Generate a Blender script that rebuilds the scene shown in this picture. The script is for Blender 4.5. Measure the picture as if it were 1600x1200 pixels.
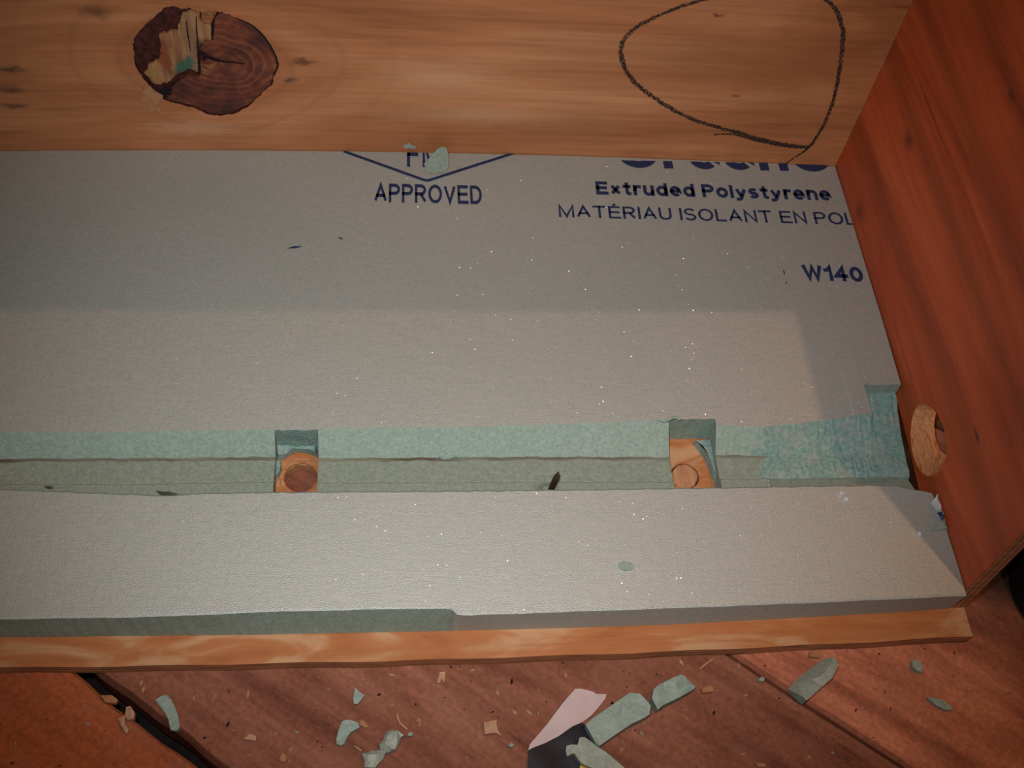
import bpy, bmesh, math, random
import numpy as np
from mathutils import Matrix, Vector
from mathutils.geometry import delaunay_2d_cdt

random.seed(7); rng = np.random.default_rng(7)
scene = bpy.context.scene
COL = scene.collection
for o in list(bpy.data.objects): bpy.data.objects.remove(o)

# ------------------------------------------------------------------ camera
ZT = .034                      # top of the foam sheet
F = 1700.0                     # focal length in pixels of the 1600 px wide frame
YAW, PITCH, ROLL, DIST = math.radians(11.0), math.radians(56.33), math.radians(-8.94), .66
def _rot():
    fwd = np.array([math.sin(YAW)*math.cos(PITCH), math.cos(YAW)*math.cos(PITCH), -math.sin(PITCH)])
    right = np.array([math.cos(YAW), -math.sin(YAW), 0.]); down = np.cross(fwd, right)
    r2 = math.cos(ROLL)*right + math.sin(ROLL)*down
    d2 = -math.sin(ROLL)*right + math.cos(ROLL)*down
    return np.array([r2, d2, fwd])
R = _rot(); C = np.array([0, 0, ZT]) - R[2]*DIST
cam = bpy.data.cameras.new('camera'); camo = bpy.data.objects.new('camera', cam); COL.objects.link(camo)
cam.sensor_width = 36; cam.lens = 36*F/1600; cam.clip_start = .01; cam.clip_end = 50
M = Matrix.Identity(4)
for i in range(3):
    M[i][0] = R[0][i]; M[i][1] = -R[1][i]; M[i][2] = -R[2][i]; M[i][3] = C[i]
camo.matrix_world = M
scene.camera = camo

# ------------------------------------------------------------------ world, lights, exposure
w = bpy.data.worlds.new('dim_room'); scene.world = w; w.use_nodes = True
bg = w.node_tree.nodes['Background']; bg.inputs[0].default_value = (.95, .82, .72, 1); bg.inputs[1].default_value = .07

fl = bpy.data.lights.new('camera_flash', 'SPOT'); fl.energy = 12.8; fl.color = (.97, .98, 1.0)
fl.spot_size = math.radians(70); fl.spot_blend = 1.0; fl.shadow_soft_size = .012
flo = bpy.data.objects.new('camera_flash', fl); COL.objects.link(flo)
Fp = C - R[1]*.045 - R[0]*.02
FM_ = M.copy()
for i in range(3): FM_[i][3] = Fp[i]
flo.matrix_world = FM_

lp = bpy.data.lights.new('ceiling_bulb', 'POINT'); lp.energy = 6.4; lp.color = (1, .52, .24); lp.shadow_soft_size = .0035
lpo = bpy.data.objects.new('ceiling_bulb', lp); COL.objects.link(lpo); lpo.location = (.306, -.213, .966)

vs = scene.view_settings
vs.view_transform = 'Standard'; vs.look = 'None'; vs.gamma = 1; vs.exposure = 0.0; vs.use_curve_mapping = False

# ------------------------------------------------------------------ helpers
def ray(p): return R.T @ np.array([(p[0]-800)/F, (p[1]-600)/F, 1.])
def onz(p, z): d = ray(p); return C + d*(z-C[2])/d[2]
def ony(p, y): d = ray(p); return C + d*(y-C[1])/d[1]
def onx(p, x): d = ray(p); return C + d*(x-C[0])/d[0]

def link(name, me, mats=(), parent=None):
    o = bpy.data.objects.new(name, me); COL.objects.link(o)
    if me is not None:
        for m in (mats if isinstance(mats, (list, tuple)) else [mats]): me.materials.append(m)
    if parent: o.parent = parent
    return o
def tag(o, label, cat=None, group=None, kind=None):
    o['label'] = label
    if cat: o['category'] = cat
    if group: o['group'] = group
    if kind: o['kind'] = kind
    return o
def pydata(name, vs_, fs, mats, parent=None, mi=None, smooth=None, flat=None):
    me = bpy.data.meshes.new(name); me.from_pydata([tuple(map(float, v)) for v in vs_], [], fs)
    if mi is not None: me.polygons.foreach_set('material_index', np.array(mi, dtype=np.int32))
    if smooth is not None:
        me.polygons.foreach_set('use_smooth', np.ones(len(me.polygons), dtype=bool) if flat is None else np.array([m_ not in flat for m_ in mi]))
        me.set_sharp_from_angle(angle=math.radians(smooth))
    bm = bmesh.new(); bm.from_mesh(me); bmesh.ops.recalc_face_normals(bm, faces=bm.faces); bm.to_mesh(me); bm.free()
    me.update()
    return link(name, me, mats, parent)

def cdt(outer, holes=(), pts=()):
    """triangulate a polygon with holes; returns 2D verts and triangles"""
    v = [Vector(p) for p in outer]; f = [list(range(len(outer)))]
    for h in holes:
        n = len(v); v += [Vector(p) for p in h]; f.append(list(range(n, n+len(h))))
    ed = []
    for L in f: ed += [(L[i], L[(i+1) % len(L)]) for i in range(len(L))]
    v += [Vector(p) for p in pts]
    r = delaunay_2d_cdt(v, ed, [], 0, 1e-7)
    V, T = r[0], r[2]
    def inside(p, poly):
        c = False; n = len(poly)
        for i in range(n):
            a, b = poly[i], poly[(i+1) % n]
            if (a[1] > p[1]) != (b[1] > p[1]) and p[0] < (b[0]-a[0])*(p[1]-a[1])/(b[1]-a[1])+a[0]: c = not c
        return c
    out = []
    for t in T:
        c = (V[t[0]]+V[t[1]]+V[t[2]])/3
        if inside(c, outer) and not any(inside(c, h) for h in holes): out.append(tuple(t))
    return [tuple(p) for p in V], out

def slab(name, outer, holes, to3, d0, d1, mats, parent=None, pts=(), hole_map=None, mi_side=0, mi_hole=0, skip_hole_back=()):
    """solid from a 2D outline with holes; to3(u,v,d) places a point at depth d"""
    V, T = cdt(outer, holes, pts)
    V2 = V
    if hole_map: V2 = [hole_map(p) for p in V]
    n = len(V)
    vs_ = [to3(p[0], p[1], d0) for p in V] + [to3(p[0], p[1], d1) for p in V2]
    fs = [t for t in T] + [tuple(i+n for i in reversed(t)) for t in T]
    cnt = {}
    for t in T:
        for i in range(3):
            e = (t[i], t[(i+1) % 3]); k = tuple(sorted(e)); cnt.setdefault(k, []).append(e)
    mi = [0]*len(fs)
    key = {(round(p[0], 6), round(p[1], 6)) for h in holes for p in h}
    for k, es in cnt.items():
        if len(es) == 1:
            a, b = es[0]; fs.append((b, a, a+n, b+n))
            hole = all((round(V[q][0], 6), round(V[q][1], 6)) in key for q in (a, b))
            mi.append(mi_hole if hole else mi_side)
    return pydata(name, vs_, fs, mats, parent, mi)

# ---- node helper
class NT:
    def __init__(s, name):
        s.m = bpy.data.materials.new(name); s.m.use_nodes = True; s.t = s.m.node_tree; s.n = s.t.nodes
        s.b = s.n['Principled BSDF']; s.out = s.n['Material Output']
    def node(s, k, **kw):
        x = s.n.new(k)
        for a, v in kw.items():
            if a in x.inputs: s.set(x.inputs[a], v)
            else: setattr(x, a, v)
        return x
    def set(s, inp, v):
        if isinstance(v, bpy.types.NodeSocket): s.t.links.new(v, inp)
        else: inp.default_value = v
    def obj(s): return s.node('ShaderNodeTexCoord').outputs['Object']
    def map(s, v, scale=(1, 1, 1), loc=(0, 0, 0), rot=(0, 0, 0)):
        x = s.node('ShaderNodeMapping'); s.set(x.inputs['Vector'], v)
        x.inputs['Scale'].default_value = scale; x.inputs['Location'].default_value = loc; x.inputs['Rotation'].default_value = rot
        return x.outputs[0]
    def noise(s, v, scale=1., detail=3., rough=.5, dist=0., col=False):
        x = s.node('ShaderNodeTexNoise'); s.set(x.inputs['Vector'], v)
        for a, b in (('Scale', scale), ('Detail', detail), ('Roughness', rough), ('Distortion', dist)): x.inputs[a].default_value = b
        return x.outputs['Color' if col else 'Fac']
    def ramp(s, f, stops, interp='LINEAR'):
        x = s.node('ShaderNodeValToRGB'); s.set(x.inputs[0], f); r = x.color_ramp; r.interpolation = interp
        while len(r.elements) < len(stops): r.elements.new(.5)
        for e, (p, c) in zip(r.elements, stops):
            e.position = p; e.color = (c, c, c, 1) if isinstance(c, (int, float)) else (*c, 1)
        return x.outputs[0]
    def mix(s, f, a, b, mode='MIX'):
        x = s.node('ShaderNodeMix'); x.data_type = 'RGBA'; x.blend_type = mode
        s.set(x.inputs[0], f)
        for i, c in ((6, a), (7, b)):
            s.set(x.inputs[i], c if isinstance(c, bpy.types.NodeSocket) else (*c, 1))
        return x.outputs[2]
    def math(s, op, a, b=0., c=0.):
        x = s.node('ShaderNodeMath'); x.operation = op
        for i, v in enumerate((a, b, c)): s.set(x.inputs[i], v)
        return x.outputs[0]
    def vmath(s, op, a, b=(0, 0, 0)):
        x = s.node('ShaderNodeVectorMath'); x.operation = op
        s.set(x.inputs[0], a); s.set(x.inputs[1], b)
        return x.outputs['Value' if op in ('LENGTH', 'DOT_PRODUCT') else 0]
    def spot(s, v, c, r, soft=.5):
        """1 inside an ellipsoid (centre c, radii r), 0 outside"""
        d = s.vmath('SUBTRACT', v, tuple(c)); d = s.vmath('MULTIPLY', d, tuple(1/q for q in r))
        return s.ramp(s.vmath('LENGTH', d), [(1-soft, 1.), (1., 0.)])
    def jitter(s, v, scale, amt):
        n = s.noise(v, scale, 3, col=True)
        n = s.vmath('SUBTRACT', n, (.5, .5, .5)); n = s.vmath('MULTIPLY', n, (amt, amt, amt))
        return s.vmath('ADD', v, n)
    def bump(s, h, strength=.3, dist=.001, base=None):
        x = s.node('ShaderNodeBump'); s.set(x.inputs['Height'], h); x.inputs['Strength'].default_value = strength; x.inputs['Distance'].default_value = dist
        if base is not None: s.set(x.inputs['Normal'], base)
        return x.outputs[0]
    def done(s, col, rough=.55, normal=None, spec=.4):
        s.set(s.b.inputs['Base Color'], col if isinstance(col, bpy.types.NodeSocket) else (*col, 1))
        s.set(s.b.inputs['Roughness'], rough); s.b.inputs['Specular IOR Level'].default_value = spec
        if normal is not None: s.set(s.b.inputs['Normal'], normal)
        return s.m

def wood(name, cols, along=0, across=2, band=(3, 22), fine=(14, 420), dist=1.2, wave=None, spots=(), fine_amt=.35, rot=(0, 0, 0), rand=False, rings=None, extra=None, rough=.55, spec=.3, loc=(0, 0, 0)):
    t = NT(name); v = t.obj()
    if rand:
        oi = t.node('ShaderNodeObjectInfo').outputs['Random']
        v0 = t.vmath('ADD', v, t.node('ShaderNodeCombineXYZ', X=t.math('MULTIPLY', oi, 7.3), Y=t.math('MULTIPLY', oi, 3.1)).outputs[0])
    else: v0 = v
    def sc(a, b):
        q = [b, b, b]; q[along] = a; return tuple(q)
    n1 = t.noise(t.map(v0, sc(*band), loc, rot), 1, 4, .55, dist)
    k = len(cols)
    col = t.ramp(n1, [(.28+.44*i/(k-1), c) for i, c in enumerate(cols)])
    if wave:
        ws, wd, wa = wave
        wv = t.node('ShaderNodeTexWave', Scale=ws, Distortion=wd, Detail=2., **{'Detail Scale': .7})
        wv.bands_direction = 'XYZ'[across]; t.set(wv.inputs['Vector'], t.map(v0, sc(.16, 1), loc, rot))
        col = t.mix(wa, col, t.ramp(wv.outputs['Fac'], [(.0, .35), (.35, .9), (1, 1.1)]), 'MULTIPLY')
    n2 = t.noise(t.map(v0, sc(*fine), (0, 0, 0), rot), 1, 3, .6)
    col = t.mix(fine_amt, col, t.ramp(n2, [(.3, .45), (.55, 1.), (.75, 1.35)]), 'MULTIPLY')
    n3 = t.noise(t.map(v0, sc(fine[0]*.5, fine[1]*.45), (3, 1, 2), rot), 1, 2, .5)
    col = t.mix(t.ramp(n3, [(.66, 0.), (.76, .5)]), col, tuple(c*.35 for c in cols[0]))
    if rings:
        c, r, f, amt, rc = rings
        vj = t.jitter(v, 14, .03)
        d = t.vmath('SUBTRACT', vj, tuple(c)); d = t.vmath('LENGTH', t.vmath('MULTIPLY', d, tuple(1/q for q in r)))
        sn = t.math('SINE', t.math('MULTIPLY', t.math('POWER', d, .8), f))
        line = t.math('MULTIPLY', t.ramp(sn, [(.72, 0.), (1., 1.)]), t.ramp(d, [(.9/4, 0.), (1.05/4, 1.), (2.2/4, .35), (3.4/4, 0.)]))
        d4 = t.math('MULTIPLY', d, .25); 
        line = t.math('MULTIPLY', t.ramp(sn, [(.8, 0.), (1., 1.)]), t.ramp(d4, [(.2, .6), (.26, 1.), (.5, .4), (.8, 0.)]))
        col = t.mix(t.math('MULTIPLY', line, amt), col, rc)
    for (c, r, soft, cc, amt) in spots:
        vj = t.jitter(v, 160, .008)
        col = t.mix(t.math('MULTIPLY', t.spot(vj, c, r, soft), amt), col, cc)
    if extra: col = extra(t, v, col)
    nb = t.bump(n2, .25, .0004)
    return t.done(col, rough, nb, spec)

# ------------------------------------------------------------------ geometry constants
ZP = .0100                     # top face of the bottom panel
PT = .0090                     # plywood thickness
XS = .2475                     # inner face of the side panel
XL = -.62                      # the box runs on past the left of the frame
def edge(px, z):
    P = np.array([onz(p, z) for p in px]); i = np.argsort(P[:, 0])
    return lambda x: float(np.interp(x, P[i, 0], P[i, 1]))
_b = np.array([onz(p, ZT) for p in ((0, 234), (300, 235), (540, 237), (800, 240), (1040, 246), (1180, 253), (1308, 261))])
_q = np.polyfit(_b[:, 0], _b[:, 1], 2)
def yb(x): return float(np.polyval(_q, max(x, -.36)))      # slightly bowed back panel

# ------------------------------------------------------------------ materials
KC = (lambda p: p)(ony((320, 95), yb(-.19)))               # knot centre on the back panel
def P_back(px):
    p = ony(px, .189)
    for _ in range(4): p = ony(px, yb(p[0]))
    return p
def sp_back(px, rx, rz, soft, cc, amt):
    c = P_back(px); return (tuple(c), (rx, .05, rz), soft, cc, amt)
mat_back = wood('back_plywood', [(.32, .105, .036), (.45, .168, .064), (.57, .25, .108)], 0, 2, band=(3.2, 16), fine=(9, 330), dist=1.6, fine_amt=.30,
    rings=(tuple(KC), (.052, .06, .034), 14, .32, (.25, .10, .04)),
    spots=[sp_back((320, 95), .062, .045, .35, (.30, .085, .026), .55), sp_back((15, 108), .012, .0035, .8, (.05, .03, .02), .8), sp_back((15, 139), .012, .004, .8, (.05, .03, .02), .75), sp_back((22, 165), .012, .003, .8, (.05, .03, .02), .7),
           sp_back((150, 20), .012, .006, .8, (.12, .045, .02), .7), sp_back((475, 97), .010, .0035, .7, (.10, .03, .015), .85), sp_back((452, 126), .006, .003, .7, (.08, .03, .02), .8),
           sp_back((500, 100), .02, .10, .9, (.36, .13, .05), .25), sp_back((900, 190), .045, .02, .9, (.33, .14, .055), .55), sp_back((1120, 90), .15, .03, .95, (.29, .095, .033), .6), sp_back((1240, 150), .05, .06, .95, (.30, .095, .033), .5),
           sp_back((1123, 22), .004, .0012, .5, (.10, .03, .02), .8), sp_back((1150, 150), .004, .0015, .5, (.12, .03, .02), .6), sp_back((205, 150), .035, .02, .9, (.36, .15, .07), .3),
           sp_back((690, 120), .05, .02, .9, (.62, .36, .19), .35), sp_back((300, 200), .04, .008, .9, (.60, .34, .20), .5), sp_back((740, 180), .08, .010, .9, (.62, .36, .2), .45)])
def sp_side(px, ry, rz, soft, cc, amt): return (tuple(onx(px, XS)), (.05, ry, rz), soft, cc, amt)
mat_side = wood('side_plywood', [(.34, .052, .0140), (.46, .078, .0220), (.56, .108, .033)], 1, 2, band=(2.6, 15), fine=(10, 300), dist=2.2, fine_amt=.25, wave=(7.5, 7., .42),
    spots=[sp_side((1420, 220), .010, .006, .9, (.06, .025, .015), .8), sp_side((1343, 330), .012, .009, .9, (.10, .03, .015), .65), sp_side((1526, 680), .005, .0016, .6, (.04, .02, .03), .8),
           sp_side((1580, 150), .006, .003, .8, (.1, .03, .015), .7)])
mat_bottom = wood('bottom_plywood', [(.34, .115, .036), (.41, .145, .048), (.44, .17, .062), (.52, .28, .14), (.53, .30, .16)], 0, 1, band=(11, 42), fine=(10, 500), dist=1.6, fine_amt=.18, rot=(0, 0, .30))
def ply_edge(name, axis):
    t = NT(name); v = t.obj(); s = t.node('ShaderNodeSeparateXYZ'); t.set(s.inputs[0], v)
    f = t.math('FRACT', t.math('MULTIPLY', s.outputs[axis], 1/.0034))
    col = t.ramp(f, [(0, (.40, .165, .08)), (.45, (.56, .27, .135)), (.5, (.26, .10, .05)), (.95, (.44, .18, .08))])
    n = t.noise(t.map(v, (60, 60, 300)), 1, 3)
    col = t.mix(.6, col, t.ramp(n, [(.3, .45), (.6, 1.15)]), 'MULTIPLY')
    return t.done(col, .7, t.bump(n, .4, .0004), .2)
mat_edge_z = ply_edge('plywood_edge', 2); mat_edge_x = ply_edge('plywood_side_edge', 0)
mat_bore = wood('fresh_bored_wood', [(.38, .17, .075), (.46, .225, .11), (.52, .28, .15)], 1, 0, band=(20, 90), fine=(40, 700), fine_amt=.4)
mat_boreside = wood('fresh_bored_side_wood', [(.42, .125, .038), (.64, .255, .10), (.72, .35, .165)], 1, 0, band=(30, 420), fine=(60, 1200), fine_amt=.6)

def foam_mat(name, a, b, c, bump=.25, rough=.42, bs=1500, spec=.5, ripple=0.):
    t = NT(name); v = t.obj()
    n = t.noise(v, 520, 3, .6); n0 = t.noise(v, 9, 2)
    col = t.ramp(n, [(.3, a), (.5, b), (.7, c)])
    col = t.mix(.5, col, t.ramp(n0, [(.3, (.93, .96, .93)), (.7, (1.04, 1.02, 1.0))]), 'MULTIPLY')
    h = t.noise(v, bs, 2, .6)
    nb = t.bump(h, bump, .0006)
    if ripple:
        rp = t.noise(t.map(v, (150, 45, 150), (0, 0, 0), (0, 0, .25)), 1, 2, .5, .6)
        nb = t.bump(rp, ripple, .0016, nb)
        st = t.noise(t.map(v, (160, 420, 160), (0, 0, 0), (0, 0, -.5)), 1, 2, .5)
        nb = t.bump(st, ripple*1.2, .0007, nb)
    return t.done(col, rough, nb, spec)
def _skin():
    t = NT('foam_skin'); v = t.obj()
    n = t.noise(v, 600, 3, .65); n0 = t.noise(v, 9, 2); sk = t.noise(t.map(v, (90, 330, 90), (0, 0, 0), (0, 0, .35)), 1, 3, .6, .5)
    col = t.ramp(n, [(.26, (.205, .285, .235)), (.5, (.278, .322, .285)), (.74, (.355, .364, .332))])
    col = t.mix(t.ramp(sk, [(.48, 0.), (.68, .40)]), col, (.375, .345, .31))
    col = t.mix(.6, col, t.ramp(n0, [(.3, (.92, .97, .93)), (.7, (1.05, 1.02, 1.0))]), 'MULTIPLY')
    h = t.noise(v, 1500, 2, .6); nb = t.bump(h, .45, .0006)
    rp = t.noise(t.map(v, (190, 40, 190), (0, 0, 0), (0, 0, .25)), 1, 2, .5, .8); nb = t.bump(rp, .08, .0016, nb)
    nb = t.bump(sk, .10, .0010, nb)
    vo = t.node('ShaderNodeTexVoronoi', Scale=420.); t.set(vo.inputs['Vector'], v)
    sp = t.node('ShaderNodeSeparateXYZ'); t.set(sp.inputs[0], vo.outputs['Color'])
    glint = t.math('MULTIPLY', t.ramp(sp.outputs[0], [(.0, 0.), (.93, 1.)], 'CONSTANT'), t.ramp(vo.outputs['Distance'], [(.10, 1.), (.20, 0.)]))
    off = t.vmath('MULTIPLY', t.vmath('ADD', t.node('ShaderNodeCombineXYZ', X=sp.outputs[2], Y=sp.outputs[1]).outputs[0], (-.42, .30, .0)), (1.5, -.75, 0.)); 
    gn = t.vmath('NORMALIZE', t.vmath('ADD', (0, 0, 1), off))
    mv = t.node('ShaderNodeMix'); mv.data_type = 'VECTOR'; t.set(mv.inputs[0], glint); t.set(mv.inputs[4], nb); t.set(mv.inputs[5], gn)
    rg = t.math('SUBTRACT', .56, t.math('MULTIPLY', glint, .24))
    t.b.inputs['IOR'].default_value = 2.4
    return t.done(col, rg, mv.outputs[1], 1.)
mat_skin = _skin()
mat_cut = foam_mat('foam_cut', (.21, .305, .26), (.265, .355, .305), (.33, .41, .355), .5, .55, 900, .3)
def _torn():
    t = NT('foam_torn'); v = t.obj(); n = t.noise(v, 420, 4, .65); n0 = t.noise(t.map(v, (45, 90, 90)), 1, 3, .6, 1.)
    a = t.ramp(n, [(.3, (.13, .265, .232)), (.5, (.20, .335, .30)), (.72, (.34, .44, .40))])
    b = t.ramp(n, [(.3, (.20, .28, .25)), (.5, (.265, .345, .31)), (.72, (.37, .435, .40))])
    return t.done(t.mix(t.ramp(n0, [(.42, 0.), (.60, 1.)]), a, b), .6, t.bump(n, .8, .0012), .25)
mat_torn = _torn()
mat_floorcut = foam_mat('foam_groove_floor', (.195, .24, .185), (.24, .285, .23), (.295, .335, .28), .5, .6, 900, .25)
mat_side_foam = foam_mat('foam_factory_edge', (.36, .40, .37), (.41, .44, .41), (.46, .475, .445), .35, .55, 1200, .3)
def _dirt():
    t = NT('foam_groove_dirt'); v = t.obj(); n = t.noise(t.map(v, (26, 200, 200)), 1, 4, .6)
    col = t.ramp(n, [(.28, (.09, .06, .04)), (.42, (.15, .14, .10)), (.6, (.20, .215, .16))])
    return t.done(col, .8, t.bump(n, .4, .0005), .2)
mat_dirt = _dirt()
def plain(name, c, rough=.6, var=.25, scale=200, spec=.3, bump=.2):
    t = NT(name); n = t.noise(t.obj(), scale, 3)
    col = t.mix(1., c, t.ramp(n, [(.25, 1-var), (.75, 1+var)]), 'MULTIPLY')
    return t.done(col, rough, t.bump(n, bump, .0005), spec)
mat_ink = plain('blue_ink', (.020, .030, .085), .55, .35, 900, .3)
mat_nail = plain('rusty_steel', (.035, .018, .012), .5, .5, 900, .5)
mat_chip = foam_mat('foam_crumb', (.22, .31, .27), (.27, .35, .305), (.33, .40, .355), .4, .5, 900, .35)
mat_chipgrey = foam_mat('foam_crumb_skin', (.235, .29, .245), (.29, .335, .285), (.35, .38, .33), .3, .45, 900, .4)
mat_woodchip = plain('pale_wood_chip', (.36, .165, .072), .7, .3, 300)
mat_palechip = plain('pale_sapwood_chip', (.44, .255, .145), .7, .25, 300)
mat_paper = plain('pinkish_paper', (.56, .43, .42), .6, .06, 120)
mat_white = plain('white_film', (.55, .58, .62), .4, .1, 200, .5)
mat_blackp = plain('black_printed_paper', (.010, .007, .012), .55, .4, 200, .3)
mat_yellow = plain('yellow_print', (.70, .42, .03), .5, .1)
mat_black = plain('black_plastic', (.006, .006, .007), .45, .3, 60, .3)
mat_dark = plain('dark_void', (.012, .008, .006), .9, .4)

# ------------------------------------------------------------------ floor of wide planks
ang = math.radians(-37.5)
ca, sa = math.cos(ang), math.sin(ang)
def dusty(t, v, col):
    g = t.node('ShaderNodeNewGeometry').outputs['Position']
    n = t.noise(v, 320, 4, .7); n1 = t.noise(v, 38, 4, .6)
    col = t.mix(.75, col, t.ramp(n, [(.28, .6), (.5, 1.), (.74, 1.45)]), 'MULTIPLY')
    col = t.mix(t.ramp(n1, [(.45, 0.), (.75, .45)]), col, (.30, .125, .083))
    gj = t.jitter(g, 30, .05)                                    # darker floor round the can
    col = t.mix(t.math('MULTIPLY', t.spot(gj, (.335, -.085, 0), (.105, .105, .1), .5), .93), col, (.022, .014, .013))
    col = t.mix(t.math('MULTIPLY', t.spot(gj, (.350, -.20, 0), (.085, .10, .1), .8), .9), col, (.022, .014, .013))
    return col
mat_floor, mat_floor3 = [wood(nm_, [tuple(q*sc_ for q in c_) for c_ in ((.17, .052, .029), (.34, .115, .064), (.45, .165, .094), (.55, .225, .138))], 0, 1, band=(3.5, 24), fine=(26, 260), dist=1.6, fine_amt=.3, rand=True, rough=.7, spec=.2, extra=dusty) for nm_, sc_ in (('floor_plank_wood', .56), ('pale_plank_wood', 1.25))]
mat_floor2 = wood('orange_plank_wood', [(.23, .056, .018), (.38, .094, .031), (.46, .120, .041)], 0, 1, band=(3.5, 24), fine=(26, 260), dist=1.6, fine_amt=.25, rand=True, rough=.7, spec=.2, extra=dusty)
fb = pydata('floor', [(x, y, z) for z in (-.06, -.045) for x, y in ((-1.6, -1.3), (1.6, -1.3), (1.6, 1.3), (-1.6, 1.3))],
    [(0, 1, 2, 3), (7, 6, 5, 4), (0, 4, 5, 1), (1, 5, 6, 2), (2, 6, 7, 3), (3, 7, 4, 0)], mat_dark)
fb['kind'] = 'structure'; fb['label'] = 'worn brown plank floor with diagonal boards'
edges = [-.2725-.2192*k for k in (3, 2, 1)]
bands = [(-.7058-.2192, -.7088), (-.7058, -.4916), (-.4891, -.2725), (-.2652, -.0572), (-.0548, .1616), (.1640, .3800), (.3825, .60), (.6025, .82), (.8225, 1.04)]
for i, (a, b) in enumerate(bands):
    L0, L1 = -1.25, 1.25
    bev = .0035 if i != 3 else .006
    sec = [(a, -.030), (b, -.030), (b, -.0018), (b-.0015, 0), (a+bev*.45, 0), (a, -bev)]
    nst = 2 if i not in (2, 3, 4) else 240
    vs_, fs = [], []
    for k in range(nst+1):
        xx = L0 + (L1-L0)*k/nst
        j1 = .0006*math.sin(xx*61+i)+.0005*math.sin(xx*173+2*i) if nst > 2 else 0
        for q, (n_, z) in enumerate(sec):
            dn = j1 if (q in (4, 5, 0) and i == 3) or (q in (1, 2, 3) and i == 2) else j1*.25
            vs_.append((xx, n_+dn*(1 if nst > 2 else 0), z))
    m = len(sec)
    for k in range(nst):
        for q in range(m):
            fs.append((k*m+q, k*m+(q+1) % m, (k+1)*m+(q+1) % m, (k+1)*m+q))
    fs.append(tuple(range(m))); fs.append(tuple(nst*m+q for q in range(m)))
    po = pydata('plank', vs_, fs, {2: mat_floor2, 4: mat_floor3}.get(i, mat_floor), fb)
    po.rotation_euler = (0, 0, ang)

# ------------------------------------------------------------------ plywood box
box = bpy.data.objects.new('plywood_box', None); COL.objects.link(box)
tag(box, 'open orange-brown plywood box lying on the plank floor', 'box')

# bottom panel with its two bored holes
frt = edge([(0, 1043), (200, 1041), (400, 1037), (600, 1033), (800, 1027), (1000, 1020), (1200, 1011), (1400, 1001), (1512, 994)], ZP)
XO = XS + PT
outer = [(x, frt(x)+.0003*math.sin(x*90)) for x in np.linspace(XL, XO+.0005, 90)] + [(XO, .196), (XL, .196)]
h1c = onz((470, 746), ZP); h2c = onz((1070, 744), ZP)
def circ(c, r, n=36, j=0.): return [(c[0]+r*(1+j*rng.uniform(-1, 1))*math.cos(2*math.pi*k/n), c[1]+r*(1+j*rng.uniform(-1, 1))*math.sin(2*math.pi*k/n)) for k in range(n)]
hole1, hole2 = circ(h1c, .0098, 36, .03), circ(h2c, .0088, 36, .03)
bottom = slab('bottom_panel', outer, [hole1, hole2], lambda u, v, d: (u, v, d), ZP, ZP-PT, [mat_bottom, mat_edge_z, mat_bore], box, mi_side=1, mi_hole=2)
# ragged splinter rim round the bored hole
vs_, fs = [], []
for k in range(36):
    a = 2*math.pi*k/36; r0 = .0098; r1 = .0122+.0012*rng.uniform(-1, 1)
    vs_ += [(h1c[0]+r0*.98*math.cos(a), h1c[1]+r0*.98*math.sin(a), ZP-.0022), (h1c[0]+r1*math.cos(a), h1c[1]+r1*math.sin(a), ZP+.0003), (h1c[0]+(r1+.0006)*math.cos(a), h1c[1]+(r1+.0006)*math.sin(a), ZP-.0001)]
for k in range(36):
    a, b = 3*k, 3*((k+1) % 36); fs += [(a, b, b+1, a+1), (a+1, b+1, b+2, a+2)]
pydata('splintered_rim', vs_, fs, mat_bore, bottom)
# wooden plug left standing in the second hole
vs_, fs = [], []; n = 30
tilt = lambda x, y: ZP-.0006+.10*(y)+.05*x
ring = [(.0077*(1+.04*rng.uniform(-1, 1))*math.cos(2*math.pi*k/n), .0077*(1+.04*rng.uniform(-1, 1))*math.sin(2*math.pi*k/n)) for k in range(n)]
vs_ = [(h2c[0]+x, h2c[1]+y, tilt(x, y)) for x, y in ring] + [(h2c[0]+x*.97, h2c[1]+y*.97, ZP-PT+.0004) for x, y in ring] + [(h2c[0], h2c[1], tilt(0, 0)+.0006)]
for k in range(n):
    k2 = (k+1) % n; fs += [(k, k2, k2+n, k+n), (k2, k, 2*n)]
fs.append(tuple(range(n, 2*n)))
pydata('hole_plug', vs_, fs, mat_bore, bottom)

# side panel with its hole
fe0 = np.array([-.1405, ZP]); q = onx((1600, 830), XS); fe1 = np.array([q[1], q[2]])
def yfe(z): return fe0[0] + (fe1[0]-fe0[0])*(z-fe0[1])/(fe1[1]-fe0[1])
HT = .50
ell = []
for k in range(40):
    a = 2*math.pi*k/40; r = 1+.025*math.sin(3*a+1)+.01*rng.uniform(-1, 1)
    ex, ey = 28*math.cos(a)*r, 57*math.sin(a)*r
    p = onx((1450+ex*.985-ey*.0+ey*.09, 688+ey), XS); ell.append((float(p[1]), float(p[2])))
ce = np.mean(ell, axis=0)
keyh = {(round(u, 6), round(v, 6)) for u, v in ell}
def hmap(p):
    if (round(p[0], 6), round(p[1], 6)) in keyh:
        return (ce[0]+.002+.70*(p[0]-ce[0]), ce[1]+.0085+.70*(p[1]-ce[1]))
    return p
so = [(yfe(z), z) for z in np.linspace(ZP+.0001, HT, 12)] + [(.1965, HT), (.1965, ZP+.0001)]
side = slab('side_panel', so, [ell], lambda u, v, d: (d, u, v), XS, XO, [mat_side, mat_edge_x, mat_boreside], box, hole_map=hmap, mi_side=1, mi_hole=2)
side['label'] = 'reddish plywood side panel with a bored hole'

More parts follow.
